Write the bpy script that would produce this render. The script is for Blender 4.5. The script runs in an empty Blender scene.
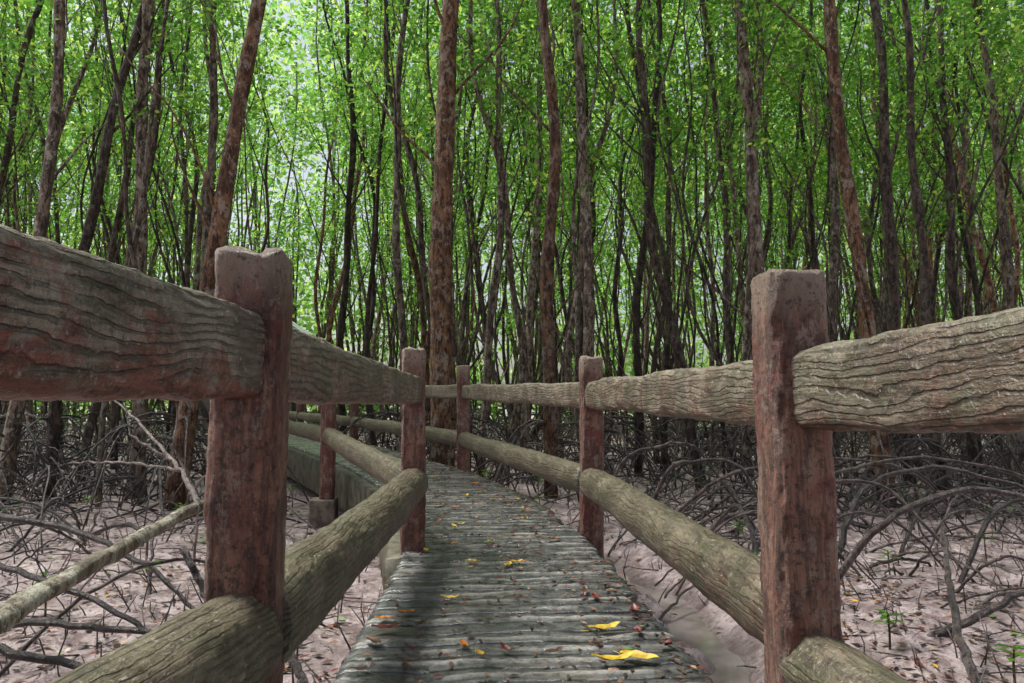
import bpy, math, random
import numpy as np
from mathutils import Vector, Matrix, noise
random.seed(11)
rng = np.random.default_rng(11)
scene = bpy.context.scene
COL = scene.collection
rad = math.radians
GZ = -0.58

# ------------------------------------------------------------------ materials
def lin(r, g, b):
    f = lambda c: (c/255/12.92) if c/255 <= 0.04045 else ((c/255+0.055)/1.055)**2.4
    return (f(r), f(g), f(b), 1.0)

class NT:
    def __init__(s, name):
        s.m = bpy.data.materials.new(name); s.m.use_nodes = True
        s.t = s.m.node_tree; s.t.nodes.clear()
        s.out = s.t.nodes.new('ShaderNodeOutputMaterial')
    def n(s, typ, ins=None, **props):
        nd = s.t.nodes.new(typ)
        for k, v in props.items(): setattr(nd, k, v)
        for k, v in (ins or {}).items(): s.put(nd.inputs[k], v)
        return nd
    def put(s, sock, v):
        if isinstance(v, bpy.types.NodeSocket): s.t.links.new(v, sock)
        else: sock.default_value = v
    def math(s, op, a, b=0.0, c=None, clamp=False):
        nd = s.n('ShaderNodeMath', operation=op, use_clamp=clamp)
        s.put(nd.inputs[0], a); s.put(nd.inputs[1], b)
        if c is not None: s.put(nd.inputs[2], c)
        return nd.outputs[0]
    def noise(s, vec, scale, detail=4, rough=0.55, dist=0.0):
        return s.n('ShaderNodeTexNoise', {'Vector': vec, 'Scale': scale, 'Detail': detail, 'Roughness': rough, 'Distortion': dist}).outputs[0]
    def mapping(s, vec, scale):
        return s.n('ShaderNodeMapping', {'Vector': vec, 'Scale': scale}).outputs[0]
    def mix(s, fac, a, b):
        nd = s.n('ShaderNodeMix', data_type='RGBA')
        s.put(nd.inputs[0], fac); s.put(nd.inputs[6], a); s.put(nd.inputs[7], b)
        return nd.outputs[2]
    def ramp(s, fac, lo, hi):
        return s.n('ShaderNodeMapRange', {'Value': fac, 'From Min': lo, 'From Max': hi}, interpolation_type='SMOOTHSTEP').outputs[0]
    def bsdf(s, color, rough, height=None, strength=0.5, dist=0.01, spec=0.4):
        b = s.n('ShaderNodeBsdfPrincipled', {'Base Color': color, 'Roughness': rough, 'Specular IOR Level': spec})
        if height is not None:
            bp = s.n('ShaderNodeBump', {'Height': height, 'Strength': strength, 'Distance': dist})
            s.t.links.new(bp.outputs[0], b.inputs['Normal'])
        s.t.links.new(b.outputs[0], s.out.inputs[0])
        return b

def rail_material(name, base, pale, stain, moss, mossamt, freq=300, groove=.62, gb=1.0, st=.15):
    k = NT(name); o = k.n('ShaderNodeTexCoord').outputs['Object']
    inf = k.n('ShaderNodeObjectInfo')
    sh = k.n('ShaderNodeVectorMath', {0: o, 1: inf.outputs['Location']}, operation='ADD').outputs[0]
    xyz = k.n('ShaderNodeSeparateXYZ', {0: o})
    n1 = k.noise(k.mapping(sh, (1.5, 6, 6)), 1.0, 2, 0.5)
    n2 = k.noise(k.mapping(sh, (20, 26, 26)), 1.0, 3, 0.6)
    ph = k.math('ADD', k.math('MULTIPLY', xyz.outputs[2], freq), k.math('MULTIPLY', xyz.outputs[1], freq*.7))
    ph = k.math('ADD', ph, k.math('MULTIPLY', n1, 44))
    ph = k.math('ADD', ph, k.math('MULTIPLY', n2, 5.0))
    gr = k.ramp(k.math('SINE', ph), -1.0, -0.35)
    wear = k.math('MAXIMUM', k.ramp(k.noise(sh, 5.0, 6, .7), .36, .56), .25)
    fine = k.noise(k.mapping(sh, (10, 80, 80)), 1.0, 5, 0.7)
    big = k.noise(sh, 3.2, 5, 0.6)
    big2 = k.noise(sh, 6.5, 7, 0.75, 0.6)
    c = k.mix(k.ramp(big, 0.38, 0.62), base, pale)
    up = k.n('ShaderNodeSeparateXYZ', {0: k.n('ShaderNodeNewGeometry').outputs['Normal']}).outputs[2]
    sfac = k.ramp(k.math('SUBTRACT', big2, k.math('MULTIPLY', up, st)), 0.49, 0.61)
    c = k.mix(k.math('MULTIPLY', sfac, 0.8), c, stain)
    mo = k.math('MULTIPLY', k.ramp(k.math('ADD', k.noise(sh, 6.0, 6, .7), k.math('MULTIPLY', up, 0.08)), 0.47, 0.6), mossamt)
    c = k.mix(mo, c, moss)
    wt = k.math('MULTIPLY', k.ramp(k.math('ADD', k.noise(sh, 9.0, 6, .75), k.math('MULTIPLY', up, 0.14)), 0.53, 0.66), .55)
    c = k.mix(wt, c, pale)
    dk = k.math('MULTIPLY', k.math('SUBTRACT', 1.0, gr), wear)
    c = k.mix(k.math('MULTIPLY', dk, groove), c, lin(40, 32, 28))
    c = k.mix(k.math('MULTIPLY', k.ramp(fine, 0.42, 0.62), 0.6), c, lin(56, 47, 40))
    sp = k.noise(sh, 60, 4, 0.75)
    c = k.mix(k.math('MULTIPLY', k.ramp(sp, 0.58, 0.68), 0.5), c, lin(182, 174, 162))
    c = k.mix(k.math('MULTIPLY', k.ramp(k.noise(sh, 34, 6, .85), 0.55, 0.64), 0.7), c, lin(36, 29, 25))
    h = k.math('ADD', k.math('MULTIPLY', k.math('MULTIPLY', gr, wear), gb), k.math('MULTIPLY', fine, 1.0))
    h = k.math('ADD', h, k.math('MULTIPLY', sp, 0.6))
    k.bsdf(c, .38, h, 1.0, 0.0055, 0.5)
    return k.m

def post_material():
    k = NT('weathered_red_paint'); tc = k.n('ShaderNodeTexCoord'); o = tc.outputs['Object']
    inf = k.n('ShaderNodeObjectInfo')
    sh = k.n('ShaderNodeVectorMath', {0: o, 1: inf.outputs['Location']}, operation='ADD').outputs[0]
    gz = k.n('ShaderNodeSeparateXYZ', {0: tc.outputs['Generated']}).outputs[2]
    streak = k.noise(k.mapping(sh, (44, 44, 5)), 1.0, 6, 0.78)
    big = k.noise(k.mapping(sh, (7, 7, 4)), 1, 7, 0.75, 0.6)
    fine = k.noise(sh, 48, 6, 0.78)
    c = k.mix(k.ramp(big, 0.4, 0.6), lin(112, 66, 54), lin(158, 112, 93))
    c = k.mix(k.math('MULTIPLY', k.ramp(streak, 0.45, 0.57), 0.75), c, lin(72, 50, 42))
    c = k.mix(k.math('MULTIPLY', k.ramp(k.noise(k.mapping(sh, (11, 11, 6)), 1, 7, .85), 0.52, 0.6), 0.7), c, lin(160, 140, 124))
    c = k.mix(k.math('MULTIPLY', k.ramp(k.noise(sh, 4.4, 5, .7), 0.52, 0.61), 0.65), c, lin(108, 38, 36))
    top = k.ramp(k.math('ADD', gz, k.math('MULTIPLY', big, 0.12)), 0.965, 1.04)
    c = k.mix(k.math('MULTIPLY', top, .75), c, lin(158, 138, 120))
    c = k.mix(k.math('MULTIPLY', k.ramp(fine, 0.52, 0.61), 0.75), c, lin(42, 30, 26))
    h = k.math('ADD', k.math('MULTIPLY', streak, 1.4), k.math('MULTIPLY', fine, 0.9))
    k.bsdf(c, 0.34, h, 1.0, 0.012, 0.5)
    return k.m

def bark_material(name, dark, light, lichen, lamt, rough=.7, spec=.3):
    k = NT(name); tc = k.n('ShaderNodeTexCoord'); o = tc.outputs['Object']
    inf = k.n('ShaderNodeObjectInfo'); rnd = inf.outputs['Random']
    sh = k.n('ShaderNodeVectorMath', {0: o, 1: inf.outputs['Location']}, operation='ADD').outputs[0]
    a = k.noise(k.mapping(sh, (18, 18, 6)), 1.0, 6, 0.75)
    b = k.noise(sh, 2.2, 4, 0.6)
    l = k.noise(k.mapping(sh, (8, 8, 5)), 1.0, 7, 0.8)
    c = k.mix(k.ramp(a, 0.42, 0.57), dark, light)
    c = k.mix(k.math('MULTIPLY', k.ramp(b, 0.45, 0.6), 0.55), c, dark)
    c = k.mix(k.math('MULTIPLY', k.ramp(l, 0.52, 0.58), lamt), c, lichen)
    hs = k.n('ShaderNodeHueSaturation', {'Color': c, 'Value': k.math('ADD', k.math('MULTIPLY', rnd, 0.9), 0.55)}).outputs[0]
    k.bsdf(hs, rough, a, 1.0, 0.045, spec)
    return k.m

def leaf_material(name, c1, c2, c3, trans=0.5, tv=2.1):
    k = NT(name); g = k.n('ShaderNodeNewGeometry'); r = g.outputs['Random Per Island']
    inf = k.n('ShaderNodeObjectInfo')
    c = k.mix(r, c1, c2)
    c = k.mix(k.ramp(k.math('ADD', r, k.math('MULTIPLY', inf.outputs['Random'], 0.25)), 0.88, 1.22), c, c3)
    br = k.n('ShaderNodeHueSaturation', {'Color': c, 'Value': tv, 'Saturation': 1.0}).outputs[0]
    b = k.n('ShaderNodeBsdfPrincipled', {'Base Color': c, 'Roughness': 0.5, 'Specular IOR Level': 0.25})
    t = k.n('ShaderNodeBsdfTranslucent', {'Color': br})
    mx = k.n('ShaderNodeMixShader', {0: trans, 1: b.outputs[0], 2: t.outputs[0]})
    k.t.links.new(mx.outputs[0], k.out.inputs[0])
    return k.m

def simple(name, c1, c2, scale=10, rough=0.7, bump=0.4, dist=0.01):
    k = NT(name); tc = k.n('ShaderNodeTexCoord').outputs['Object']
    n = k.noise(tc, scale, 5, 0.65)
    k.bsdf(k.mix(k.ramp(n, 0.35, 0.65), c1, c2), rough, n, bump, dist)
    return k.m

M_UP = rail_material('carved_grain_concrete', lin(108, 93, 79), lin(156, 142, 125), lin(110, 70, 56), lin(100, 106, 83), .55, 320, .55, .9)
M_UPR = rail_material('carved_grain_concrete_reddish', lin(106, 91, 80), lin(154, 140, 126), lin(124, 54, 44), lin(112, 108, 92), .3, 320, .62, 1.0, .24)
M_LOW = rail_material('mossy_log_concrete', lin(86, 76, 60), lin(126, 115, 95), lin(98, 66, 52), lin(76, 80, 54), .6, 340, .45, .6)
M_POST = post_material()
M_BARK = bark_material('grey_brown_bark', lin(52, 43, 36), lin(132, 115, 98), lin(176, 170, 156), 0.65)
M_BARKR = bark_material('mottled_brown_bark', lin(66, 46, 35), lin(152, 112, 80), lin(180, 164, 146), 0.75)
M_BARKD = bark_material('wet_dark_bark', lin(36, 30, 27), lin(90, 76, 65), lin(136, 128, 114), 0.45)
M_ROOT = bark_material('wet_root_bark', lin(34, 27, 26), lin(88, 74, 70), lin(144, 132, 124), 0.35, .3, .6)
M_ROOTG = bark_material('grey_root_bark', lin(74, 63, 59), lin(134, 119, 112), lin(176, 166, 156), 0.5, .4, .5)
M_LICH = bark_material('lichen_bark', lin(92, 84, 70), lin(154, 146, 126), lin(188, 188, 170), 0.8)
M_LEAF = leaf_material('mangrove_leaves', lin(58, 102, 36), lin(104, 146, 52), lin(166, 186, 78), .58)
M_LEAFF = leaf_material('haze_pale_leaves', lin(92, 134, 62), lin(138, 174, 86), lin(188, 206, 122), .6, 2.3)  # far foliage: distance haze is put into these lighter leaf colours
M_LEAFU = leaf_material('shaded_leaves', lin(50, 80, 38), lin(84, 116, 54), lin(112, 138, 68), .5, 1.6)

def litter_material():
    k = NT('leaf_litter'); r = k.n('ShaderNodeNewGeometry').outputs['Random Per Island']
    cr = k.n('ShaderNodeValToRGB', {'Fac': r}); e = cr.color_ramp
    e.interpolation = 'CONSTANT'
    e.elements[0].position = 0; e.elements[0].color = lin(58, 43, 38)
    e.elements[1].position = .3; e.elements[1].color = lin(88, 66, 55)
    for p, c in ((.55, lin(124, 90, 74)), (.74, lin(104, 50, 40)), (.81, lin(78, 70, 62)), (.9, lin(156, 134, 104)), (.965, lin(206, 160, 50)), (.983, lin(100, 134, 56))):
        x = e.elements.new(p); x.color = c
    k.bsdf(cr.outputs[0], 0.4)
    return k.m
M_LITTER = litter_material()

def mud_material():
    k = NT('wet_mud'); o = k.n('ShaderNodeTexCoord').outputs['Object']
    a = k.noise(o, 0.9, 6, 0.65); b = k.noise(o, 5.5, 7, 0.7, .4); c3 = k.noise(o, 22, 7, 0.8)
    c = k.mix(k.ramp(b, 0.38, 0.6), lin(146, 124, 122), lin(216, 198, 195))
    c = k.mix(k.math('MULTIPLY', k.ramp(a, 0.48, 0.62), 0.55), c, lin(130, 113, 111))
    c = k.mix(k.math('MULTIPLY', k.ramp(c3, 0.53, 0.6), 0.75), c, lin(82, 69, 65))
    z = k.n('ShaderNodeSeparateXYZ', {0: o}).outputs[2]
    wet = k.ramp(z, -.60, -.68)
    c = k.mix(k.math('MULTIPLY', wet, .6), c, lin(112, 100, 96))
    h = k.math('ADD', k.math('MULTIPLY', b, 1.0), k.math('MULTIPLY', c3, 0.5))
    rr = k.math('ADD', k.math('MULTIPLY', k.ramp(a, 0.38, 0.6), 0.35), 0.12)
    bs = k.bsdf(c, 0.5, h, 1.0, 0.06, 0.6); k.put(bs.inputs['Roughness'], rr)
    return k.m

def deck_material():
    k = NT('ribbed_wet_concrete'); o = k.n('ShaderNodeTexCoord').outputs['Object']
    rib = k.n('ShaderNodeAttribute', attribute_name='rib').outputs['Fac']
    st = k.noise(k.mapping(o, (5, 30, 30)), 1, 6, .7)
    a = k.noise(o, 2.4, 6, 0.65, .3); b = k.noise(o, 14, 7, 0.75); f = k.noise(o, 70, 5, .75)
    c = k.mix(k.ramp(b, 0.38, 0.62), lin(54, 56, 57), lin(98, 99, 97))
    c = k.mix(k.math('MULTIPLY', k.ramp(a, 0.5, 0.64), 0.45), c, lin(82, 74, 60))
    rr = k.math('MULTIPLY', rib, k.ramp(k.math('ADD', st, k.math('MULTIPLY', b, .5)), 0.6, 0.84))
    c = k.mix(k.math('MULTIPLY', rr, 0.88), c, lin(176, 172, 164))
    gap = k.n('ShaderNodeAttribute', attribute_name='gap').outputs['Fac']
    c = k.mix(k.math('MULTIPLY', gap, k.ramp(b, .25, .5)), c, lin(30, 29, 28))
    c = k.mix(k.math('MULTIPLY', k.ramp(f, 0.53, 0.63), 0.6), c, lin(36, 35, 34))
    h = k.math('ADD', k.math('MULTIPLY', b, 0.7), k.math('MULTIPLY', f, 0.45))
    bs = k.bsdf(c, .5, h, 0.7, 0.009, 0.9)
    k.put(bs.inputs['Roughness'], k.math('ADD', k.math('MULTIPLY', k.ramp(a, .35, .65), .24), .07))
    return k.m

M_MUD = mud_material(); M_DECK = deck_material()
M_CONC = simple('stained_concrete', lin(84, 74, 64), lin(130, 118, 104), 9, .75, .5, .015)
M_BEAM = simple('mossy_edge_concrete', lin(62, 60, 46), lin(112, 106, 88), 7, .6, .6, .015)
k = NT('silty_water'); o = k.n('ShaderNodeTexCoord').outputs['Object']
k.bsdf(k.mix(k.ramp(k.noise(o, 3, 4), .35, .65), lin(118, 108, 103), lin(150, 140, 135)), .04, k.noise(o, 9, 3), .15, .012, .8); M_WATER = k.m

# ------------------------------------------------------------------ mesh helpers
class Buf:
    def __init__(s): s.v = []; s.f = []; s.n = 0
    def add(s, V, F):
        s.v.append(np.asarray(V, float)); s.f.extend([tuple(i + s.n for i in f) for f in F]); s.n += len(V)
    def mesh(s, name, mat, smooth=True):
        me = bpy.data.meshes.new(name)
        V = np.concatenate(s.v) if s.v else np.zeros((0, 3))
        me.from_pydata(V.tolist(), [], s.f)
        if smooth: me.polygons.foreach_set('use_smooth', [True]*len(me.polygons))
        me.materials.append(mat); me.update()
        return me

def tube(buf, P, R, seg=7, lump=0.0):
    P = np.asarray(P, float); R = np.asarray(R, float); n = len(P)
    T = np.gradient(P, axis=0); T /= np.linalg.norm(T, axis=1)[:, None] + 1e-9
    u = np.cross(T[0], (1, 0, 0) if abs(T[0][0]) < .8 else (0, 1, 0)); u /= np.linalg.norm(u)
    th = np.linspace(0, 2*math.pi, seg, endpoint=False); ct, st = np.cos(th), np.sin(th)
    V = np.zeros((n, seg, 3)); ph = random.random()*9
    for i in range(n):
        u = u - T[i]*np.dot(u, T[i]); u /= np.linalg.norm(u) + 1e-9
        w = np.cross(T[i], u)
        rr = R[i]*(1 + (lump*np.sin(3*th + i*.7 + ph) + lump*rng.normal(0, .6, seg) if lump else 0))
        V[i] = P[i] + np.outer(ct*rr, u) + np.outer(st*rr, w)
    F = []
    for i in range(n-1):
        a = i*seg; b = a + seg
        for j in range(seg):
            j2 = (j+1) % seg
            F.append((a+j, a+j2, b+j2, b+j))
    F.append(tuple(reversed(range(seg)))); F.append(tuple(range((n-1)*seg, n*seg)))
    buf.add(V.reshape(-1, 3), F)

def leaves_mesh(name, C, L, W, mat, flat=0.0):
    n = len(C)
    d = rng.normal(size=(n, 3)); d[:, 2] *= (1-flat)*.8; d[:, 2] += .1*(1-flat)
    d /= np.linalg.norm(d, axis=1)[:, None]
    q = rng.normal(size=(n, 3))
    if flat: q = np.tile((0, 0, 1.), (n, 1)) + rng.normal(size=(n, 3))*.25*(1-flat+.5)
    s = np.cross(d, q); s /= np.linalg.norm(s, axis=1)[:, None] + 1e-9
    up = np.cross(s, d)
    l = L*rng.uniform(.65, 1.25, n)[:, None]; w = W*rng.uniform(.7, 1.2, n)[:, None]
    V = np.stack([C - d*l/2, C + s*w/2 + up*w*.12 - d*l*.05, C + d*l/2, C - s*w/2 + up*w*.12 - d*l*.05], axis=1).reshape(-1, 3)
    me = bpy.data.meshes.new(name)
    me.vertices.add(4*n); me.vertices.foreach_set('co', V.ravel())
    me.loops.add(4*n); me.loops.foreach_set('vertex_index', np.arange(4*n, dtype=np.int32))
    me.polygons.add(n); me.polygons.foreach_set('loop_start', np.arange(0, 4*n, 4, dtype=np.int32))
    me.update(calc_edges=True); me.validate()
    me.materials.append(mat)
    return me

def ob(name, data, loc=(0, 0, 0), parent=None, **props):
    o = bpy.data.objects.new(name, data); COL.objects.link(o)
    o.location = loc
    if parent: o.parent = parent
    for k_, v in props.items(): o[k_] = v
    return o

# ------------------------------------------------------------------ walkway edges
LE = np.array([(-.375, -1.6), (-.375, 2.3), (-.28, 4.5), (-.60, 7), (-1.34, 9.5), (-2.75, 13), (-4.5, 17), (-6.5, 21.5)])
RE = np.array([(.80, -1.6), (.80, 2.3), (.85, 4.9), (.60, 6.8), (.15, 8.9), (-1.25, 13), (-3.0, 17), (-5.0, 21.5)])
YS = np.linspace(-1.6, 21.5, 2000)
def smooth(a, w=130):
    kx = np.hanning(w); kx /= kx.sum(); return np.convolve(np.pad(a, w//2, mode='edge'), kx, mode='same')[w//2:-(w//2)][:len(YS)]
LX = smooth(np.interp(YS, LE[:, 1], LE[:, 0])); RX = smooth(np.interp(YS, RE[:, 1], RE[:, 0]))
def lx(y): return float(np.interp(y, YS, LX))
def rx(y): return float(np.interp(y, YS, RX))
def dz(y): return float(np.interp(y, [0, 5, 13, 30], [0, 0, .1, .14]))
def on_path(x, y, m=0.5): return -2 < y < 22 and lx(y)-m < x < rx(y)+m

nP = 184; per = 23.0/nP; SP = 11; NX = 40
V = []; RIB = []; GAP = []
for p in range(nP):
    jl = random.uniform(-.004, .004); jr = random.uniform(-.05, .004) if random.random() < .22 else random.uniform(-.005, .005)
    hh = random.uniform(-.002, .002); tl = random.uniform(-.002, .002); bc = random.uniform(.4, .55); bw = random.uniform(.11, .18)
    for q in range(SP):
        u = q/(SP-1)
        y = -1.55 + (p+u)*per
        for i in range(NX):
            s = i/(NX-1)
            l = lx(y) + jl + .006*noise.noise((p*3.1, q*.8, 0)); r = rx(y) + jr + .01*noise.noise((p*2.1, q*.8, 5))
            x = l + (r-l)*s
            un = u + .07*noise.noise((x*4, p*1.7, 0)) + .07*noise.noise((x*17, p*1.7, 3))
            edge = min(un, 1-un)
            bar = math.exp(-((un-bc)/bw)**2)*max(0, min(1, .62+1.6*noise.noise((x*3.3, p*.9, 11))))
            gp = max(0, 1-edge/.09) if edge < .09 else 0
            z = dz(y) + hh + tl*(s-.5)*2 - .005*gp + .007*bar - .012*max(0, (abs(s-.5)-.48)/.02)
            z += .007*noise.noise((x*5, y*5, 0)) + .004*noise.noise((x*25, y*25, 0))
            V.append((x, y + .01*noise.noise((x*3, y, 9)), z)); RIB.append(bar); GAP.append(gp)
F = []
rows = nP*SP
for j in range(rows-1):
    for i in range(NX-1):
        a = j*NX+i; F.append((a, a+1, a+NX+1, a+NX))
base = len(V)
for j in range(rows):
    for i in (0, NX-1):
        x, y, z = V[j*NX+i]
        V.append((x + (.03 if i == 0 else -.03), y, z-.16)); RIB.append(0); GAP.append(.4)
for j in range(rows-1):
    F.append((j*NX, (j+1)*NX, base+2*(j+1), base+2*j))
    F.append((j*NX+NX-1, base+2*j+1, base+2*(j+1)+1, (j+1)*NX+NX-1))
    F.append((base+2*j, base+2*(j+1), base+2*(j+1)+1, base+2*j+1))
me = bpy.data.meshes.new('path'); me.from_pydata(V, [], F)
me.polygons.foreach_set('use_smooth', [True]*len(F)); me.materials.append(M_DECK)
a = me.attributes.new('rib', 'FLOAT', 'POINT'); a.data.foreach_set('value', RIB)
a = me.attributes.new('gap', 'FLOAT', 'POINT'); a.data.foreach_set('value', GAP)
path = ob('path', me, kind='structure', label='raised ribbed grey concrete walkway curving through mangroves', category='walkway')

def edge_beam(fx, side, y0, y1, h):
    V_ = []; F_ = []; ys = np.arange(y0, y1, .08)
    for y in ys:
        x = fx(y); t = dz(y)
        j = .008*noise.noise((y*3, side, 0)); j2 = .012*noise.noise((y*9, side, 4))
        for (dx, z) in ((.0, t-.028), (.085, t-.03), (.1, t-.045+j2), (.1+j, t-.5*h), (.1+j2, t-h+.02), (.08, t-h), (-.1, t-h), (-.12, t-.1)):
            V_.append((x+side*dx, y, z+j))
    m = 8
    for i in range(len(ys)-1):
        for q in range(m-1):
            f = (i*m+q, i*m+q+1, (i+1)*m+q+1, (i+1)*m+q); F_.append(f if side > 0 else f[::-1])
    F_.append(tuple(range(m)) if side < 0 else tuple(reversed(range(m))))
    b = Buf(); b.add(V_, F_); ob('edge_beam', b.mesh('edge_beam', M_BEAM), (0, 0, 0), path)
edge_beam(lx, -1, 4.3, 21.3, .5)
edge_beam(rx, 1, 6.0, 21.3, .3)

def box(buf, c, s, j=.01):
    cx, cy, cz = c; sx, sy, sz = [q/2 for q in s]
    ring = []
    for t in range(24):
        a_ = 2*math.pi*t/24; ca, sa = math.cos(a_), math.sin(a_)
        ring.append((math.copysign(abs(ca)**.22, ca), math.copysign(abs(sa)**.22, sa)))
    zs = [-1, -.96, -.5, 0, .5, .93, 1]
    V_ = []
    for zi, z in enumerate(zs):
        kx = .96 if zi in (0, len(zs)-1) else 1
        for (px, py) in ring:
            V_.append((cx + px*sx*kx + random.uniform(-j, j)*.5, cy + py*sy*kx + random.uniform(-j, j)*.5, cz + z*sz))
    F_ = []; n = 24
    for i in range(len(zs)-1):
        for t in range(n):
            F_.append((i*n+t, i*n+(t+1) % n, (i+1)*n+(t+1) % n, (i+1)*n+t))
    F_.append(tuple(reversed(range(n)))); F_.append(tuple(range((len(zs)-1)*n, len(zs)*n)))
    buf.add(V_, F_)

for y in (-1.0, 1.75, 5.0, 8.9, 12.4, 16.6, 20.2):
    b = Buf(); m = (lx(y)+rx(y))/2; w = rx(y)-lx(y)
    box(b, (0, 0, 0), (w + .3, .2, .17))
    ob('support_beam', b.mesh('support_beam', M_CONC), (m+.12, y+.15, dz(y)-.32), path)
    for sx in (-.38, .38):
        b = Buf(); box(b, (0, 0, -.3), (.2, .18, .9))
        ob('pile', b.mesh('pile', M_CONC), (m+.1+sx*w, y+.15, dz(y)-.5), path)
b = Buf(); box(b, (0, 0, 0), (.3, .3, .5)); ob('footing', b.mesh('footing', M_CONC), (-1.5, 8.8, -.5), path)

# ------------------------------------------------------------------ railings
def post_mesh(s, h, seg=60, nz=90):
    V_ = []; F_ = []; sd = random.random()*50
    for i in range(nz+4):
        if i <= nz: z = h*i/nz; kx = 1.0
        else:
            z = h + (.006, .010, .012)[i-nz-1]; kx = (.95, .8, .4)[i-nz-1]
        if i == nz: kx = .99
        for t in range(seg):
            a_ = 2*math.pi*t/seg; ca, sa = math.cos(a_), math.sin(a_); ex = .44
            x = math.copysign(abs(ca)**ex, ca)*s/2; y = math.copysign(abs(sa)**ex, sa)*s/2
            f = kx*(1 + .07*noise.noise((x*3, y*3, z*3.2+sd)) + .05*noise.noise((x*16, y*16, z*7+sd)) + .07*noise.noise((x*60, y*60, z*14+sd)) + .03*noise.noise((x*130, y*130, z*60+sd)))
            zz = z + (.010*noise.noise((x*16, y*16, sd)) + .010*noise.noise((x*50, y*50, sd)) if z > h-.05 else 0)
            V_.append((x*f, y*f, zz))
    n = nz+4
    for i in range(n-1):
        for t in range(seg):
            F_.append((i*seg+t, i*seg+(t+1) % seg, (i+1)*seg+(t+1) % seg, (i+1)*seg+t))
    F_.append(tuple(range((n-1)*seg, n*seg)))
    b = Buf(); b.add(V_, F_); return b.mesh('post', M_POST)

def rail_mesh(name, L, hy, hz, ex, mat, bend=.0, sag=0., nx=150, seg=56):
    V_ = []; F_ = []; sd = random.random()*50
    for i in range(nx+1):
        t = i/nx; x = L*t
        hv = 1 + .10*noise.noise((x*1.4, sd, 0)) + .05*noise.noise((x*6, sd, 3))
        cz = sag*math.sin(math.pi*t) + .014*noise.noise((x*1.1, sd, 7)); cy = bend*math.sin(math.pi*t)
        for q in range(seg):
            a_ = 2*math.pi*q/seg; ca, sa = math.cos(a_), math.sin(a_)
            y = math.copysign(abs(ca)**ex, ca)*hy; z = math.copysign(abs(sa)**ex, sa)*hz*hv
            f = 1 + .06*noise.noise((x*4, y*22+sd, z*22)) + .05*noise.noise((x*10, y*60+sd, z*60)) + .03*noise.noise((x*50, y*90, z*90))
            V_.append((x, y*f+cy, z*f+cz))
    for i in range(nx):
        for q in range(seg):
            F_.append((i*seg+q, i*seg+(q+1) % seg, (i+1)*seg+(q+1) % seg, (i+1)*seg+q))
    F_.append(tuple(reversed(range(seg)))); F_.append(tuple(range(nx*seg, (nx+1)*seg)))
    b = Buf(); b.add(V_, F_); return b.mesh(name, mat)

def railing(P, label, upmats, hzs, low0=None):
    root = ob('boardwalk_railing', None, (P[1][0], P[1][1], 0), label=label, category='railing', group='railings lining the walkway')
    root.empty_display_size = .3
    off = Vector(root.location)
    for i, (x, y, top, uz, lz, s) in enumerate(P):
        b0 = GZ-.1
        o = ob('post', post_mesh(s, top-b0, nz=170 if i < 3 else 50), Vector((x, y, b0))-off, root)
        o.rotation_euler = (rad(random.uniform(-.8, .8)), rad(random.uniform(-.5, .5)), rad(random.uniform(-4, 4)))
    for i in range(len(P)-1):
        for kind in (0, 1):
            A = Vector((P[i][0], P[i][1], P[i][3+kind])); B = Vector((P[i+1][0], P[i+1][1], P[i+1][3+kind]))
            if kind and i == 0 and low0: A.z, B.z = low0
            A = A + (B-A).normalized()*.03; B = B - (B-A).normalized()*.03
            L = (B-A).length
            if kind == 0: m_ = rail_mesh('upper_rail', L, .046, hzs[min(i, len(hzs)-1)], .5, upmats[min(i, len(upmats)-1)], 0, random.uniform(-.008, .008), 260 if i < 2 else 60)
            else: m_ = rail_mesh('lower_rail', L, .084, .098, .9, M_LOW, 0, random.uniform(-.015, .005), 260 if i < 2 else 60)
            o = ob('upper_rail' if kind == 0 else 'lower_rail', m_, (0, 0, 0), root)
            o.rotation_mode = 'QUATERNION'
            xa = (B-A).normalized(); ya = Vector((0, 0, 1)).cross(xa).normalized(); za = xa.cross(ya)
            o.rotation_quaternion = Matrix((xa, ya, za)).transposed().to_quaternion()
            o.location = A-off
    return root

railing([(-.68, -1.3, 1.17, .935, .48, .15), (-.415, 1.56, 1.15, .945, .385, .137), (-.235, 4.45, 1.16, .925, .38, .14),
         (-1.46, 8.8, 1.1, .97, .47, .16), (-3.85, 15.0, 1.25, 1.02, .52, .15), (-5.2, 18.2, 1.28, 1.03, .54, .15)],
        'weathered reddish log-style railing with carved grain, along inner bend', [M_UPR, M_UP], [.085, .082, .086])
railing([(.88, -1.3, 1.17, .975, .30, .16), (.868, 1.82, 1.172, .882, .295, .155), (.915, 4.98, 1.15, .90, .33, .15),
         (.11, 9.2, 1.3, .99, .40, .16), (-1.95, 14.6, 1.2, 1.02, .5, .16), (-3.7, 18.2, 1.28, 1.03, .54, .16), (-4.95, 20.9, 1.28, 1.03, .54, .16)],
        'weathered grey-brown log-style railing with red posts, along outer bend', [M_UP], [.096, .09], (.20, .20))

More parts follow.
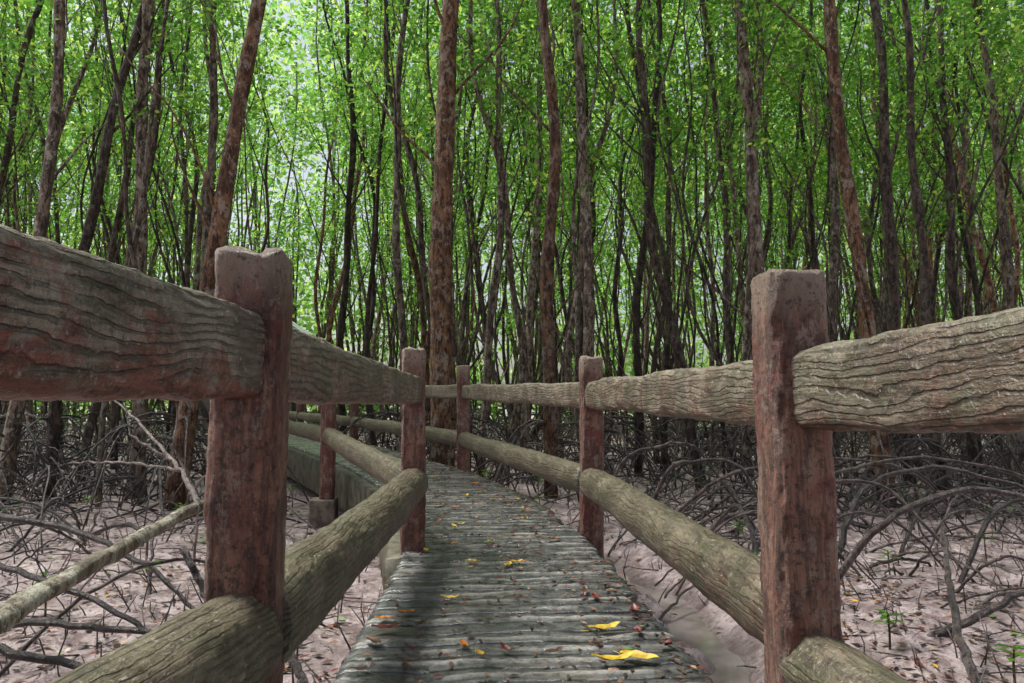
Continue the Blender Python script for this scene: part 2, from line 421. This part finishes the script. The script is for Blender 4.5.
# ------------------------------------------------------------------ ground
def spaced(n, far, c):
    t = np.linspace(-1, 1, n); k_ = 6.0
    return c + np.sinh(k_*t)/math.sinh(k_)*far
gx = spaced(360, 320, 1.4); gy = spaced(360, 320, 5.0)
def gheight(x, y):
    d = math.hypot(x, y-6)
    h = .09*noise.noise((x*.45, y*.45, 0)) + .05*noise.noise((x*1.6, y*1.6, 4))
    ch = 0
    if d < 25:
        h += .04*noise.noise((x*4, y*4, 8)) + .024*noise.noise((x*13, y*13, 2))
        w_ = .22 + .1*noise.noise((y*1.3, 0, 5)) + .06*noise.noise((y*4, 0, 9))
        ch = math.exp(-(abs(x-1.5-.16*math.sin(y*1.5)-.07*math.sin(y*4.7))/max(.1, w_))**2.5)*(1/(1+math.exp((y-7.6)*2.5)))*(1/(1+math.exp((2.0-y)*2)))
    return GZ + .02 + h*(1-.45*ch) - .17*ch
V = []
for y in gy:
    for x in gx: V.append((x, y, gheight(x, y)))
n = len(gx); F = [(j*n+i, j*n+i+1, (j+1)*n+i+1, (j+1)*n+i) for j in range(len(gy)-1) for i in range(n-1)]
me = bpy.data.meshes.new('ground'); me.from_pydata(V, [], F); me.polygons.foreach_set('use_smooth', [True]*len(F)); me.materials.append(M_MUD)
ob('ground', me, kind='structure', label='pinkish grey tidal mud flat under mangroves', category='ground')
b = Buf(); th = np.linspace(0, 2*math.pi, 40, endpoint=False)
b.add([(1.5+.62*math.cos(t)*(1+.1*math.sin(3*t)), 4.8+3.5*math.sin(t), GZ-.105) for t in th], [tuple(range(40))])
ob('water', b.mesh('water', M_WATER), kind='structure', label='shallow silty tidal water beside the walkway', category='water')

# ------------------------------------------------------------------ trees
def make_tree(H, r, lean, crown_lo, nb, leaves, leafL, wob=.25, seg=9, bare=2, spread=.75, fork=0):
    tb = Buf(); n = 34
    C = []
    def stem(H, r, lean, x0, y0, z0, seg):
        t = np.linspace(0, 1, n); z = t*(H-z0)
        p1, p2, p3, p4 = [random.uniform(0, 6.28) for _ in range(4)]
        X = x0 + lean[0]*z + wob*(np.sin(z*.5+p1)-math.sin(p1)) + wob*.25*(np.sin(z*1.7+p2)-math.sin(p2))
        Y = y0 + lean[1]*z + wob*(np.sin(z*.5+p3)-math.sin(p3)) + wob*.25*(np.sin(z*1.5+p4)-math.sin(p4))
        R = r*(1-.72*t**1.1)*(1+.07*np.sin(z*3+p1)+.07*rng.normal(size=n))
        if z0 == 0: R[0] *= 1.1
        tube(tb, np.stack([X, Y, z+z0], 1), R, seg, .07)
        return X, Y, z+z0, R
    def branch(start, az, inc, L, r0, depth):
        m = 9; pts = [start]; d = np.array([math.cos(az)*math.sin(inc), math.sin(az)*math.sin(inc), math.cos(inc)])
        for i in range(1, m):
            d = d + rng.normal(0, .12, 3) + np.array([0, 0, .07]); d /= np.linalg.norm(d)
            pts.append(pts[-1] + d*L/(m-1))
        pts = np.array(pts); tube(tb, pts, r0*np.linspace(1, .3, m), 5)
        return pts
    S = [stem(H, r, lean, 0, 0, 0, seg)]
    for f in range(fork):
        z0 = random.uniform(.5, 3.2); X, Y, z, R = S[0]
        az = random.uniform(0, 6.28); l2 = random.uniform(.1, .28)
        S.append(stem(H*random.uniform(.75, .95), r*random.uniform(.45, .75), (lean[0]+math.cos(az)*l2, lean[1]+math.sin(az)*l2), float(np.interp(z0, z, X)), float(np.interp(z0, z, Y)), z0, max(6, seg-2)))
    for i in range(nb + bare):
        isb = i >= nb
        X, Y, z, R = random.choice(S)
        h = random.uniform(crown_lo*.8, H*.9) if not isb else random.uniform(1.2, crown_lo+1.5)
        if h < z[0]+.3: h = z[0]+2
        P0 = np.array([np.interp(h, z, X), np.interp(h, z, Y), h]); rr = float(np.interp(h, z, R))
        L = random.uniform(1.6, 3.8)*(1 if not isb else .8)*(1.1-.4*h/H)
        az = random.uniform(0, 6.28)
        pts = branch(P0, az, random.uniform(.25, .8), L, min(.03, rr*random.uniform(.2, .4)), 0)
        if isb: continue
        tips = [pts[4:]]
        for s in range(3):
            k_ = random.randint(2, 7)
            q = branch(pts[k_], az+random.uniform(-1.6, 1.6), random.uniform(.3, 1.1), L*random.uniform(.35, .6), min(.012, rr*.13), 1)
            tips.append(q[3:])
        C.append(np.concatenate(tips))
    X, Y, z, R = S[0]
    C.append(np.stack([X, Y, z], 1)[int(n*.8):])
    C = np.concatenate(C); C = C[C[:, 2] > crown_lo*.8]
    nc = max(1, leaves//8)
    cc = C[rng.integers(0, len(C), nc)] + rng.normal(0, spread*.38, (nc, 3))
    lc = np.repeat(cc, 8, axis=0) + rng.normal(0, leafL*.85, (nc*8, 3))
    return tb, lc

def root_buf(r, num, reach=1.7):
    b = Buf()
    for i in range(num):
        az = random.uniform(0, 6.28); h = random.uniform(.25, 1.2); D = random.uniform(.6, reach)*(.4+h*.6)
        m = 9; pts = []
        for j in range(m):
            t = j/(m-1); w = .1*math.sin(t*5+i)
            pts.append((math.cos(az+w)*(r*.5+D*t), math.sin(az+w)*(r*.5+D*t), h*(1-t**2.5)+.16*math.sin(math.pi*t)-.12*t))
        tube(b, pts, np.linspace(random.uniform(.014, .025), .010, m), 6)
        if random.random() < .5:
            k_ = random.randint(2, 5); p0 = np.array(pts[k_]); az2 = az + random.uniform(-1.2, 1.2); D2 = random.uniform(.3, .8)
            pp = [(p0[0]+math.cos(az2)*D2*t, p0[1]+math.sin(az2)*D2*t, p0[2]*(1-t**2)+.06*math.sin(math.pi*t)-.1*t) for t in np.linspace(0, 1, 7)]
            tube(b, pp, np.linspace(.014, .008, 7), 5)
    return b

HERO = [
 (-.18, 11.5, .2, .01, M_BARKR, 'thick mottled brown mangrove trunk beside the outer railing', .12),
 (-3.6, 10.0, .13, .11, M_BARKR, 'leaning brown mangrove beside the walkway bend', .1),
 (-4.9, 12.0, .12, -.01, M_BARK, 'tall straight grey-brown mangrove on mud', .15),
 (-6.2, 12.0, .09, .09, M_BARKD, 'slender dark mangrove leaning over the mud', .3),
 (-6.3, 11.0, .1, .03, M_BARK, 'slender grey mangrove on mud', .15),
 (1.42, 11.0, .1, -.07, M_BARKR, 'curving brown mangrove with mottled bark', .35),
 (2.2, 12.0, .1, -.02, M_BARK, 'straight grey-brown mangrove on root mound', .08),
 (4.05, 12.0, .09, -.09, M_BARKD, 'dark wet mangrove leaning among prop roots', .35),
 (4.75, 11.0, .11, -.01, M_BARK, 'grey-brown mangrove behind the outer railing', .12),
 (6.0, 10.0, .12, -.03, M_BARKR, 'stout rough-barked mangrove on mud', .14),
 (7.6, 12.0, .10, -.04, M_BARKD, 'dark mangrove beside a stouter trunk', .2),
 (7.5, 11.0, .08, -.03, M_BARKD, 'thin black-barked mangrove on mud', .2),
 (10.3, 13.0, .1, -.02, M_BARK, 'grey mangrove on open mud', .15),
 (-.95, 14.0, .085, .01, M_BARK, 'slim grey mangrove behind the walkway bend', .25),
 (.43, 13.2, .08, .02, M_BARK, 'slim grey mangrove behind the railing', .25),
 (3.5, 14.0, .08, .02, M_BARKD, 'slim dark mangrove among roots', .3),
 (6.8, 13.0, .1, .02, M_BARK, 'grey mangrove with pale lichen patches', .2),
 (-6.7, 14.0, .08, .1, M_BARKD, 'slim mangrove leaning strongly', .3),
 (-4.85, 13.4, .1, .05, M_BARK, 'leaning grey mangrove beside a taller trunk', .2),
 (-2.7, 18.4, .1, -.02, M_BARKD, 'slim dark mangrove near the far walkway', .3),
 (1.5, 16.0, .09, .02, M_BARK, 'slim mangrove among prop roots', .2),
 (5.7, 15.0, .09, -.04, M_BARKD, 'slim dark leaning mangrove', .3),
 (10.4, 14.2, .1, -.04, M_BARKD, 'dark mangrove at the edge of open mud', .2),
]
for (x, y, r, ln, mat, lab, wob) in HERO:
    g = gheight(x, y)
    e = ob('mangrove_tree', None, (x, y, g), label=lab, category='tree', group='mangrove trees around the walkway')
    H = random.uniform(14, 17)
    tb, lc = make_tree(H, r, (ln, random.uniform(-.01, .03)), 6.5, 7, 1300, .10, wob*.55, 14, 2)
    ob('trunk', tb.mesh('trunk', mat), (0, 0, 0), e)
    ob('crown', leaves_mesh('crown', lc, .11, .055, M_LEAF), (0, 0, 0), e)
    ob('prop_roots', root_buf(r, 11).mesh('prop_roots', M_ROOT), (0, 0, 0), e)

placed = [(h[0], h[1]) for h in HERO]
def ok(x, y, md):
    if on_path(x, y, .8): return False
    if -.345 < x/y < -.20 and 12 < y < 24.5 and (y > 19 or random.random() < .5): return False
    return all((x-a)**2+(y-b_)**2 > md*md for a, b_ in placed)

variants = []
for i in range(18):
    r = random.uniform(.05, .09)
    tb, lc = make_tree(random.uniform(13, 18), r, (random.uniform(-.13, .13), random.uniform(-.08, .08)), random.uniform(3.8, 7.5), 9, 1550, .13, random.uniform(.1, .4), 8, 3, .8, random.choice([0, 0, 1, 1]))
    mt = random.choice([M_BARK, M_BARKD, M_BARKD, M_BARK, M_BARKR])
    variants.append((tb.mesh('trunk', mt), leaves_mesh('crown', lc, .15, .078, M_LEAF), root_buf(r, 9).mesh('prop_roots', M_ROOT)))
cnt = 0; tries = 0
while cnt < 165 and tries < 15000:
    tries += 1
    y = 12.3 + 26*random.random()**1.05
    x = y*random.uniform(-.72, .92)
    if not ok(x, y, 1.0 if y < 22 else 1.2): continue
    placed.append((x, y)); cnt += 1
    v = random.choice(variants); s = random.uniform(.85, 1.2)
    e = ob('mangrove_tree', None, (x, y, gheight(x, y)-.03), label='slender mangrove with prop roots standing in mud', category='tree', group='mangrove trees around the walkway')
    e.rotation_euler[2] = random.choice([0, 3.14]) + random.uniform(-1.0, 1.0); e.scale = (s, s, s)
    for nm, mm in zip(('trunk', 'crown', 'prop_roots'), v): ob(nm, mm, (0, 0, 0), e)

sap = []
for i in range(20):
    r = random.uniform(.016, .036)
    tb, lc = make_tree(random.uniform(8, 13), r, (random.uniform(-.35, .35), random.uniform(-.15, .15)), random.uniform(2.6, 6.0), 4, 260, .11, random.uniform(.2, .7), 6, 2, .5, random.choice([0, 0, 1]))
    sap.append((tb.mesh('trunk', random.choice([M_BARKD, M_BARKD, M_BARK])), leaves_mesh('crown', lc, .13, .065, M_LEAF)))
cnt = 0
while cnt < 165:
    y = 10.5 + 20*random.random()**1.0; x = y*random.uniform(-.68, .88)
    if not ok(x, y, .4): continue
    placed.append((x, y)); cnt += 1
    v = random.choice(sap)
    e = ob('young_mangrove', None, (x, y, gheight(x, y)-.03), label='thin leaning young mangrove with sparse leaves', category='young tree', group='young mangroves between the trunks')
    e.rotation_euler[2] = random.choice([0, 3.14]) + random.uniform(-.6, .6); s = random.uniform(.8, 1.3); e.scale = (s, s, s)
    for nm, mm in zip(('trunk', 'crown'), v): ob(nm, mm, (0, 0, 0), e)

N = 34000
ang = rng.uniform(-.74, .86, N); dd = rng.uniform(38, 68, N); zz = rng.uniform(.2, 32, N)
C = np.stack([dd*np.tan(ang)*.95, dd, zz], 1)
keep = np.array([noise.noise((c[0]*.2, c[1]*.2, c[2]*.2)) + .5*noise.noise((c[0]*.6, c[1]*.6, c[2]*.6)) > random.uniform(-.4, .2) for c in C])
C = C[keep]
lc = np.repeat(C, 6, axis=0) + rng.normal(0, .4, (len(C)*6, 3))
ob('far_forest', leaves_mesh('far_forest', lc, .46, .26, M_LEAFF), kind='stuff', label='dense haze-lightened green mangrove wood in the distance', category='forest')
N = 1500
ang = rng.uniform(-.74, .86, N); dd = rng.uniform(36, 52, N); zz = -.5 + 2.2*rng.random(N)**1.6
C = np.stack([dd*np.tan(ang)*.95, dd, zz], 1)
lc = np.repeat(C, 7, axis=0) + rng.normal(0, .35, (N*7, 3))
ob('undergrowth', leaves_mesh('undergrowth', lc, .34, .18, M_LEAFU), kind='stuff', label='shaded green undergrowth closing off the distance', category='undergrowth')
b = Buf()
for i in range(200):
    d_ = random.uniform(36, 58); x = d_*random.uniform(-.75, .95); ln = random.uniform(-.12, .12)
    H = random.uniform(14, 24)
    tube(b, [(x+ln*z_+.3*math.sin(z_*.4+i), d_, GZ+z_) for z_ in np.linspace(0, H, 10)], np.linspace(random.uniform(.06, .13), .04, 10), 5)
ob('far_trunks', b.mesh('far_trunks', M_BARK), kind='stuff', label='distant grey-brown mangrove trunks reading as one mass', category='forest')

# ------------------------------------------------------------------ roots
for (nm, mat, NN, lab, rmul) in (('root_tangle', M_ROOT, 850, 'tangle of arching dark mangrove roots over mud', 1.0), ('grey_root_tangle', M_ROOTG, 450, 'tangle of thin grey roots and twigs over mud', .55)):
    b = Buf(); c_ = 0
    while c_ < NN:
        y = 7.8 + 26*random.random()**1.15; x = y*random.uniform(-.7, .9)
        if on_path(x, y, .9): continue
        if y < 10 and 0 < x < 3 and random.random() < .4: continue
        c_ += 1
        az = random.uniform(0, 6.28); D = random.uniform(.8, 2.8); h = random.uniform(.15, .9)*D*.42
        g = gheight(x, y); sk = random.uniform(.8, 1.8); r0 = random.uniform(.008, .02)*rmul
        pts = []
        for t in np.linspace(0, 1, 9):
            pts.append((x+math.cos(az)*D*(t-.5)+.08*math.sin(t*7+c_), y+math.sin(az)*D*(t-.5)+.08*math.cos(t*6+c_), g-.05+h*math.sin(math.pi*t**sk)*(1+.1*math.sin(t*9+c_))))
        if any(on_path(p[0], p[1], .12) for p in pts): continue
        tube(b, pts, np.linspace(r0*1.2, r0*.8, 9), 5)
    ob(nm, b.mesh(nm, mat), kind='stuff', label=lab, category='roots')

def root_obj(pts, r0, r1, mat, name, label, cat, grp=None, seg=9, lump=.05):
    P = np.array(pts, float)
    m = 26; t = np.linspace(0, len(P)-1, m)
    Q = np.stack([np.interp(t, range(len(P)), P[:, i]) for i in range(3)], 1)
    for _ in range(3): Q[1:-1] = (Q[:-2]+2*Q[1:-1]+Q[2:])/4
    Q[1:-1] += rng.normal(0, .006, (m-2, 3))
    o0 = Q[0].copy(); bb = Buf(); tube(bb, Q-o0, np.linspace(r0, r1, m), seg, lump)
    o = ob(name, bb.mesh(name, mat), o0, label=label, category=cat)
    if grp: o['group'] = grp
    return o
root_obj([(-1.95, 1.9, -.32), (-1.87, 3.0, -.06), (-1.78, 4.2, .08), (-1.66, 5.1, .18)], .06, .034, M_LICH, 'fallen_branch', 'pale lichen-covered fallen branch propped above mud', 'branch', None, 12, .08)
GB = 'thin bent branches above the mud'
root_obj([(-1.64, 5.0, .18), (-1.85, 5.3, .36), (-2.1, 5.6, .5), (-2.45, 6.0, .7), (-2.85, 6.3, .95)], .02, .006, M_ROOTG, 'bent_branch', 'thin pale bent branch rising from a fallen branch', 'branch', GB)
root_obj([(-2.0, 5.45, .44), (-2.3, 5.5, .62), (-2.4, 5.6, .85)], .011, .004, M_ROOTG, 'bent_branch', 'thin forked twig on a fallen branch', 'branch', GB)
root_obj([(-1.9, 5.35, .38), (-2.3, 5.6, .42), (-2.9, 5.9, .4)], .012, .005, M_ROOTG, 'bent_branch', 'thin forked twig on a fallen branch', 'branch', GB)
root_obj([(-2.2, 6.6, -.55), (-2.15, 6.5, .1), (-2.35, 6.4, .5), (-2.3, 6.5, .9)], .012, .004, M_ROOTG, 'bent_branch', 'thin upright pale twig standing in mud', 'branch', GB)
root_obj([(-1.5, 4.9, .1), (-1.62, 5.6, .3), (-1.9, 6.4, .36), (-2.4, 7.2, .1), (-2.8, 7.6, -.5)], .018, .009, M_ROOTG, 'bent_branch', 'thin pale branch arching down to mud', 'branch', GB)
GR = 'arching roots on the mud beside the walkway'
HR = [
 [(-2.9, 4.6, .0), (-2.3, 4.3, -.08), (-1.7, 4.1, -.25), (-1.3, 3.95, -.45)],
 [(-2.7, 4.0, -.25), (-2.0, 3.8, -.2), (-1.4, 3.75, -.24), (-1.0, 3.7, -.5)],
 [(-1.5, 4.3, .05), (-1.25, 4.1, -.25), (-1.1, 4.0, -.6)],
 [(-3.3, 5.4, .1), (-2.6, 5.3, .02), (-1.9, 5.0, -.2), (-1.5, 4.9, -.6)],
 [(-2.6, 3.2, -.4), (-2.1, 3.5, -.2), (-1.5, 3.4, -.3), (-1.0, 3.1, -.62)],
 [(-.9, 3.9, -.3), (-.7, 3.6, -.4), (-.55, 3.3, -.6)],
 [(2.0, 6.6, -.6), (2.4, 6.4, -.1), (2.9, 6.0, -.1), (3.3, 5.8, -.6)],
 [(2.7, 5.4, -.6), (3.1, 5.2, .05), (3.7, 5.0, .28), (4.3, 4.9, .1), (4.6, 4.8, -.6)],
 [(3.2, 6.2, -.6), (3.6, 6.4, .15), (4.4, 6.5, .3), (5.2, 6.2, .05), (5.6, 6.0, -.6)],
 [(3.0, 7.0, -.6), (3.5, 7.1, .12), (4.5, 7.0, .35), (5.4, 6.7, .2), (6.2, 6.4, -.6)],
 [(2.6, 4.3, -.62), (3.1, 4.3, -.42), (3.5, 4.4, -.3), (4.0, 4.6, -.62)],
 [(2.55, 3.5, -.6), (2.7, 3.9, -.38), (3.0, 4.4, -.15), (3.4, 5.0, .0)],
 [(1.9, 7.8, -.6), (2.2, 7.5, .25), (2.8, 7.2, .3), (3.2, 7.0, -.6)],
 [(1.6, 8.6, -.6), (1.9, 8.2, .3), (2.6, 8.0, .45), (3.4, 8.2, -.6)],
 [(2.1, 5.3, -.6), (2.3, 5.6, -.2), (2.35, 6.1, .05), (2.2, 6.9, -.6)],
 [(2.3, 6.0, -.6), (2.9, 6.2, .18), (3.6, 6.0, .2), (4.1, 5.6, -.6)],
 [(2.2, 8.2, -.6), (2.9, 7.9, .1), (3.9, 7.6, .3), (4.9, 7.6, .15), (5.6, 7.7, -.6)],
 [(3.9, 5.6, -.6), (4.3, 5.7, .02), (4.9, 5.8, .12), (5.4, 5.8, -.6)],
]
for i, p in enumerate(HR):
    root_obj(p, random.uniform(.019, .03), .012, M_ROOT, 'mangrove_root', 'dark arching mangrove prop root standing in mud', 'root', GR)
c_ = 0
while c_ < 135:
    if random.random() < .42: x, y = random.uniform(-5.5, -1.0), random.uniform(3.6, 9)
    else: x, y = random.uniform(1.9, 7.5), random.uniform(4.6, 9.8)
    if on_path(x, y, .7): continue
    c_ += 1
    az = random.uniform(-.8, .8) if random.random() < .7 else random.uniform(0, 6.28); D = random.uniform(.6, 2.3); h = random.uniform(.08, .65)
    g = gheight(x, y); sk = random.uniform(.7, 1.6)
    pts = [(x+math.cos(az)*D*(t-.5), y+math.sin(az)*D*(t-.5)+.06*math.sin(t*6), g-.06+h*math.sin(math.pi*t**sk)) for t in np.linspace(0, 1, 7)]
    r0 = random.uniform(.006, .018)
    if any(on_path(p[0], p[1], .2) for p in pts): continue
    root_obj(pts, r0, r0*.6, random.choice([M_ROOT, M_ROOT, M_ROOT, M_ROOT, M_ROOTG]), 'mangrove_root', 'thin arching mangrove root over mud', 'root', GR, 6, .03)

for (nm, mat, NN) in (('twig_litter', M_ROOT, 2400), ('grey_twig_litter', M_ROOTG, 1600)):
    b = Buf(); c_ = 0
    while c_ < NN:
        y = 2.5 + 13*random.random()**1.2; x = (y+1)*random.uniform(-.75, .95)
        if on_path(x, y, .1): continue
        if 1.0 < x < 1.95 and y < 7.2 and random.random() < .7: continue
        c_ += 1
        g = gheight(x, y); az = random.uniform(0, 6.28); L = random.uniform(.06, .35); e_ = random.uniform(-.1, .3) if random.random() < .65 else random.uniform(.9, 1.5)
        if e_ > .7: L *= random.uniform(.5, 1.3)
        p0 = np.array((x, y, g)); d = np.array((math.cos(az)*math.cos(e_), math.sin(az)*math.cos(e_), math.sin(e_)))
        s_ = np.array((-math.sin(az), math.cos(az), 0))*random.uniform(-.15, .15)*L
        tube(b, [p0, p0+d*L*.5+s_, p0+d*L], [.0055, .0045, .003], 4)
    ob(nm, b.mesh(nm, mat), kind='stuff', label='small twigs and shoots littering mud', category='twigs')
pts = []
while len(pts) < 10000:
    y = 2.3 + 16*random.random()**1.4; x = (y+1)*random.uniform(-.75, .95)
    if on_path(x, y, .02): continue
    if noise.noise((x*1.1, y*1.1, 3)) < random.uniform(-.4, .4): continue
    if 1.0 < x < 1.95 and y < 7.2 and random.random() < .8: continue
    pts.append((x, y, gheight(x, y)+.012))
ob('leaf_litter', leaves_mesh('leaf_litter', np.array(pts), .075, .034, M_LITTER, .85), kind='stuff', label='brown fallen leaves scattered over mud', category='leaf litter')
pts = []
while len(pts) < 2000:
    y = random.uniform(2.0, 13); s = random.random()
    s = s**.3 if random.random() < .5 else s
    x = lx(y) + (rx(y)-lx(y))*s
    if noise.noise((x*2, y*2, 7)) < random.uniform(-.4, .2): continue
    pts.append((x, y, dz(y)+.009))
ob('deck_debris', leaves_mesh('deck_debris', np.array(pts), .038, .016, M_LITTER, .92), kind='stuff', label='small brown leaf scraps on the walkway', category='debris')

def leaf_mesh(L, W, mat, curl):
    V_ = []; F_ = []; m = 9
    for i in range(m):
        t = i/(m-1); w = W*math.sin(math.pi*min(1, t*.96+.02))**.7*(1-.15*t)
        for q in (-1, -.5, 0, .5, 1):
            V_.append(((t-.5)*L, q*w/2+.004*math.sin(i), .006+curl*(t-.5)**2*L + .18*w*abs(q)**1.3 + .002*math.sin(i*2+q)))
    for i in range(m-1):
        for q in range(4):
            a_ = i*5+q; F_.append((a_, a_+1, a_+6, a_+5))
    s = len(V_)
    V_ += [(-.5*L-.22*L, .01, .01), (-.5*L-.22*L, .013, .01), (-.5*L, .002, .008), (-.5*L, -.002, .008)]; F_.append((s, s+1, s+2, s+3))
    b_ = Buf(); b_.add(V_, F_); return b_.mesh('fallen_leaf', mat)
Ml = {'yellow': simple('yellow_leaf', lin(166, 130, 26), lin(210, 186, 66), 30, .4, .3, .003), 'orange': simple('orange_leaf', lin(160, 88, 26), lin(204, 130, 44), 30, .4, .3, .003),
      'red': simple('red_leaf', lin(80, 28, 22), lin(118, 50, 36), 30, .4, .3, .003), 'brown': simple('brown_leaf', lin(60, 38, 30), lin(104, 68, 50), 30, .4, .3, .003)}
FL = [(.52, 2.44, .15, 'yellow', .1), (.61, 2.47, .13, 'yellow', -.5), (.56, 2.78, .13, 'yellow', .2), (-.01, 3.25, .09, 'yellow', 2.9), (-.19, 3.05, .09, 'orange', .5), (.32, 3.95, .09, 'yellow', .1),
      (.28, 3.9, .08, 'yellow', 1.1), (-.12, 6.1, .10, 'orange', .4), (.62, 4.6, .09, 'orange', .8), (.5, 5.4, .09, 'yellow', .2), (.0, 5.1, .08, 'yellow', 1.9), (-.25, 2.85, .11, 'red', .2), (-.12, 2.9, .09, 'brown', 1.2),
      (-.28, 2.7, .1, 'brown', 2.2), (.72, 3.0, .09, 'red', 1.2), (.7, 3.3, .08, 'brown', .2), (.2, 7.5, .1, 'orange', .3), (-.2, 7.9, .1, 'yellow', .3), (.1, 6.6, .09, 'yellow', 1.0), (.4, 6.3, .09, 'orange', 2.0)]
for i in range(110):
    y = 2.4 + 8*random.random()**1.1; x = lx(y)+(rx(y)-lx(y))*random.uniform(.04, .97)
    FL.append((x, y, random.uniform(.045, .08), random.choice(['brown', 'brown', 'brown', 'red', 'red', 'red', 'orange', 'yellow']), random.uniform(0, 6.28)))
for (x, y, L, c, a_) in FL:
    o = ob('fallen_leaf', leaf_mesh(L, L*.42, Ml[c], random.uniform(.1, .8)), (x, y, dz(y)+.012), label=c+' fallen mangrove leaf lying on the concrete walkway', category='leaf', group='fallen leaves on the walkway')
    o.rotation_euler = (random.uniform(-.1, .1), random.uniform(-.1, .1), a_)

def seedling(h, nl):
    st = Buf(); tube(st, [(0, 0, -.03), (.01, 0, h*.5), (.02, .01, h)], [.008, .006, .004], 6)
    lb = Buf()
    for i in range(nl):
        az = i*2.3; z0 = h*(.65+.35*i/nl); L = .1; e_ = .5
        d = np.array((math.cos(az)*math.cos(e_), math.sin(az)*math.cos(e_), math.sin(e_))); s = np.array((-math.sin(az), math.cos(az), 0)); p = np.array((.015, .005, z0))
        ts = np.linspace(0, 1, 6); V_ = []
        for t in ts:
            w = .022*math.sin(math.pi*max(.04, min(.97, t)))**.8
            c = p + d*L*t + np.array((0, 0, -.04*t*t))
            V_ += [c-s*w, c + np.array((0, 0, -.004)), c+s*w]
        lb.add(V_, [(a_*3+q, a_*3+q+1, a_*3+q+4, a_*3+q+3) for a_ in range(5) for q in range(2)])
    return st.mesh('stem', M_BARK), lb.mesh('foliage', M_LEAF)
sv = [seedling(random.uniform(.15, .35), random.randint(4, 7)) for _ in range(5)]
SL = [(2.95, 3.55), (2.9, 3.75), (3.0, 3.7), (2.5, 4.2), (-1.6, 5.6), (-1.4, 6.3), (-1.2, 5.2), (3.6, 6.0), (-2.1, 6.6), (2.3, 5.4)]
while len(SL) < 60:
    y = random.uniform(5, 13); x = y*random.uniform(-.6, .8)
    if not on_path(x, y, .4) and not (1 < x < 2 and y < 7.5): SL.append((x, y))
for (x, y) in SL:
    e = ob('mangrove_seedling', None, (x, y, gheight(x, y)), label='small green mangrove seedling sprouting from mud', category='seedling', group='seedlings on the mud')
    e.rotation_euler[2] = random.uniform(0, 6); v = random.choice(sv)
    ob('stem', v[0], (0, 0, 0), e); ob('foliage', v[1], (0, 0, 0), e)

M_ROOF = simple('pale_painted_roof', lin(176, 190, 190), lin(208, 216, 214), 3, .6, .1)
M_WALL = simple('weathered_timber_wall', lin(96, 92, 82), lin(124, 120, 108), 6, .8, .3)
e = ob('shelter', None, (-6.3, 23.0, GZ), label='small shelter with pale grey roof at walkway end', category='hut')
b = Buf(); b.add([(-1.85, -1.4, 3.5), (0, -1.4, 4.8), (1.85, -1.4, 3.5), (-1.85, 1.4, 3.5), (0, 1.4, 4.8), (1.85, 1.4, 3.5), (-1.85, -1.4, 3.42), (0, -1.4, 4.72), (1.85, -1.4, 3.42), (-1.85, 1.4, 3.42), (0, 1.4, 4.72), (1.85, 1.4, 3.42)],
  [(0, 1, 4, 3), (1, 2, 5, 4), (6, 9, 10, 7), (7, 10, 11, 8), (0, 6, 7, 1), (1, 7, 8, 2), (3, 4, 10, 9), (4, 5, 11, 10), (0, 3, 9, 6), (2, 8, 11, 5)])
ob('roof', b.mesh('roof', M_ROOF, False), (0, 0, 0), e)
b = Buf(); b.add([(-1.6, -1.3, 3.5), (1.6, -1.3, 3.5), (0, -1.3, 4.6)], [(0, 1, 2)]); ob('gable', b.mesh('gable', M_ROOF, False), (0, 0, 0), e)
b = Buf(); box(b, (0, 0, 1.15), (2.4, 2.2, .9), .002); ob('wall', b.mesh('wall', M_WALL), (0, 0, 0), e)
for sx in (-1.2, 1.2):
    for sy in (-1.1, 1.1):
        b = Buf(); box(b, (0, 0, 1.8), (.14, .14, 3.7), .002); ob('stilt', b.mesh('stilt', M_WALL), (sx, sy, 0), e)

# ------------------------------------------------------------------ light, world, camera
w = bpy.data.worlds.new('World'); scene.world = w; w.use_nodes = True
nt = w.node_tree; bg = nt.nodes['Background']
EL, AZ = 60, -58   # degrees; veiled sun high to the left
sky = nt.nodes.new('ShaderNodeTexSky'); sky.sky_type = 'NISHITA'; sky.sun_disc = False
sky.sun_elevation = rad(EL); sky.sun_rotation = rad(AZ); sky.dust_density = 3; sky.air_density = 1.2
hs = nt.nodes.new('ShaderNodeHueSaturation'); hs.inputs['Saturation'].default_value = .5
nt.links.new(sky.outputs[0], hs.inputs['Color']); nt.links.new(hs.outputs[0], bg.inputs[0]); bg.inputs[1].default_value = .15
sd = bpy.data.lights.new('sun', 'SUN'); sd.energy = 5.0; sd.angle = rad(16); sd.color = (1, .98, .93)
so = bpy.data.objects.new('sun', sd); COL.objects.link(so)
d = Vector((math.sin(rad(AZ))*math.cos(rad(EL)), math.cos(rad(AZ))*math.cos(rad(EL)), math.sin(rad(EL))))
so.rotation_euler = d.to_track_quat('Z', 'Y').to_euler(); so.location = (0, 0, 20)

cam = bpy.data.cameras.new('camera'); cam.lens = 26; cam.sensor_width = 36; cam.clip_end = 1500; cam.clip_start = .02
co = bpy.data.objects.new('camera', cam); COL.objects.link(co)
co.location = (0, 0, .85); co.rotation_euler = (rad(94.75), 0, rad(-4.4))
scene.camera = co
scene.view_settings.view_transform = 'Standard'
try: scene.view_settings.look = 'None'
except Exception: pass
scene.view_settings.exposure = 0
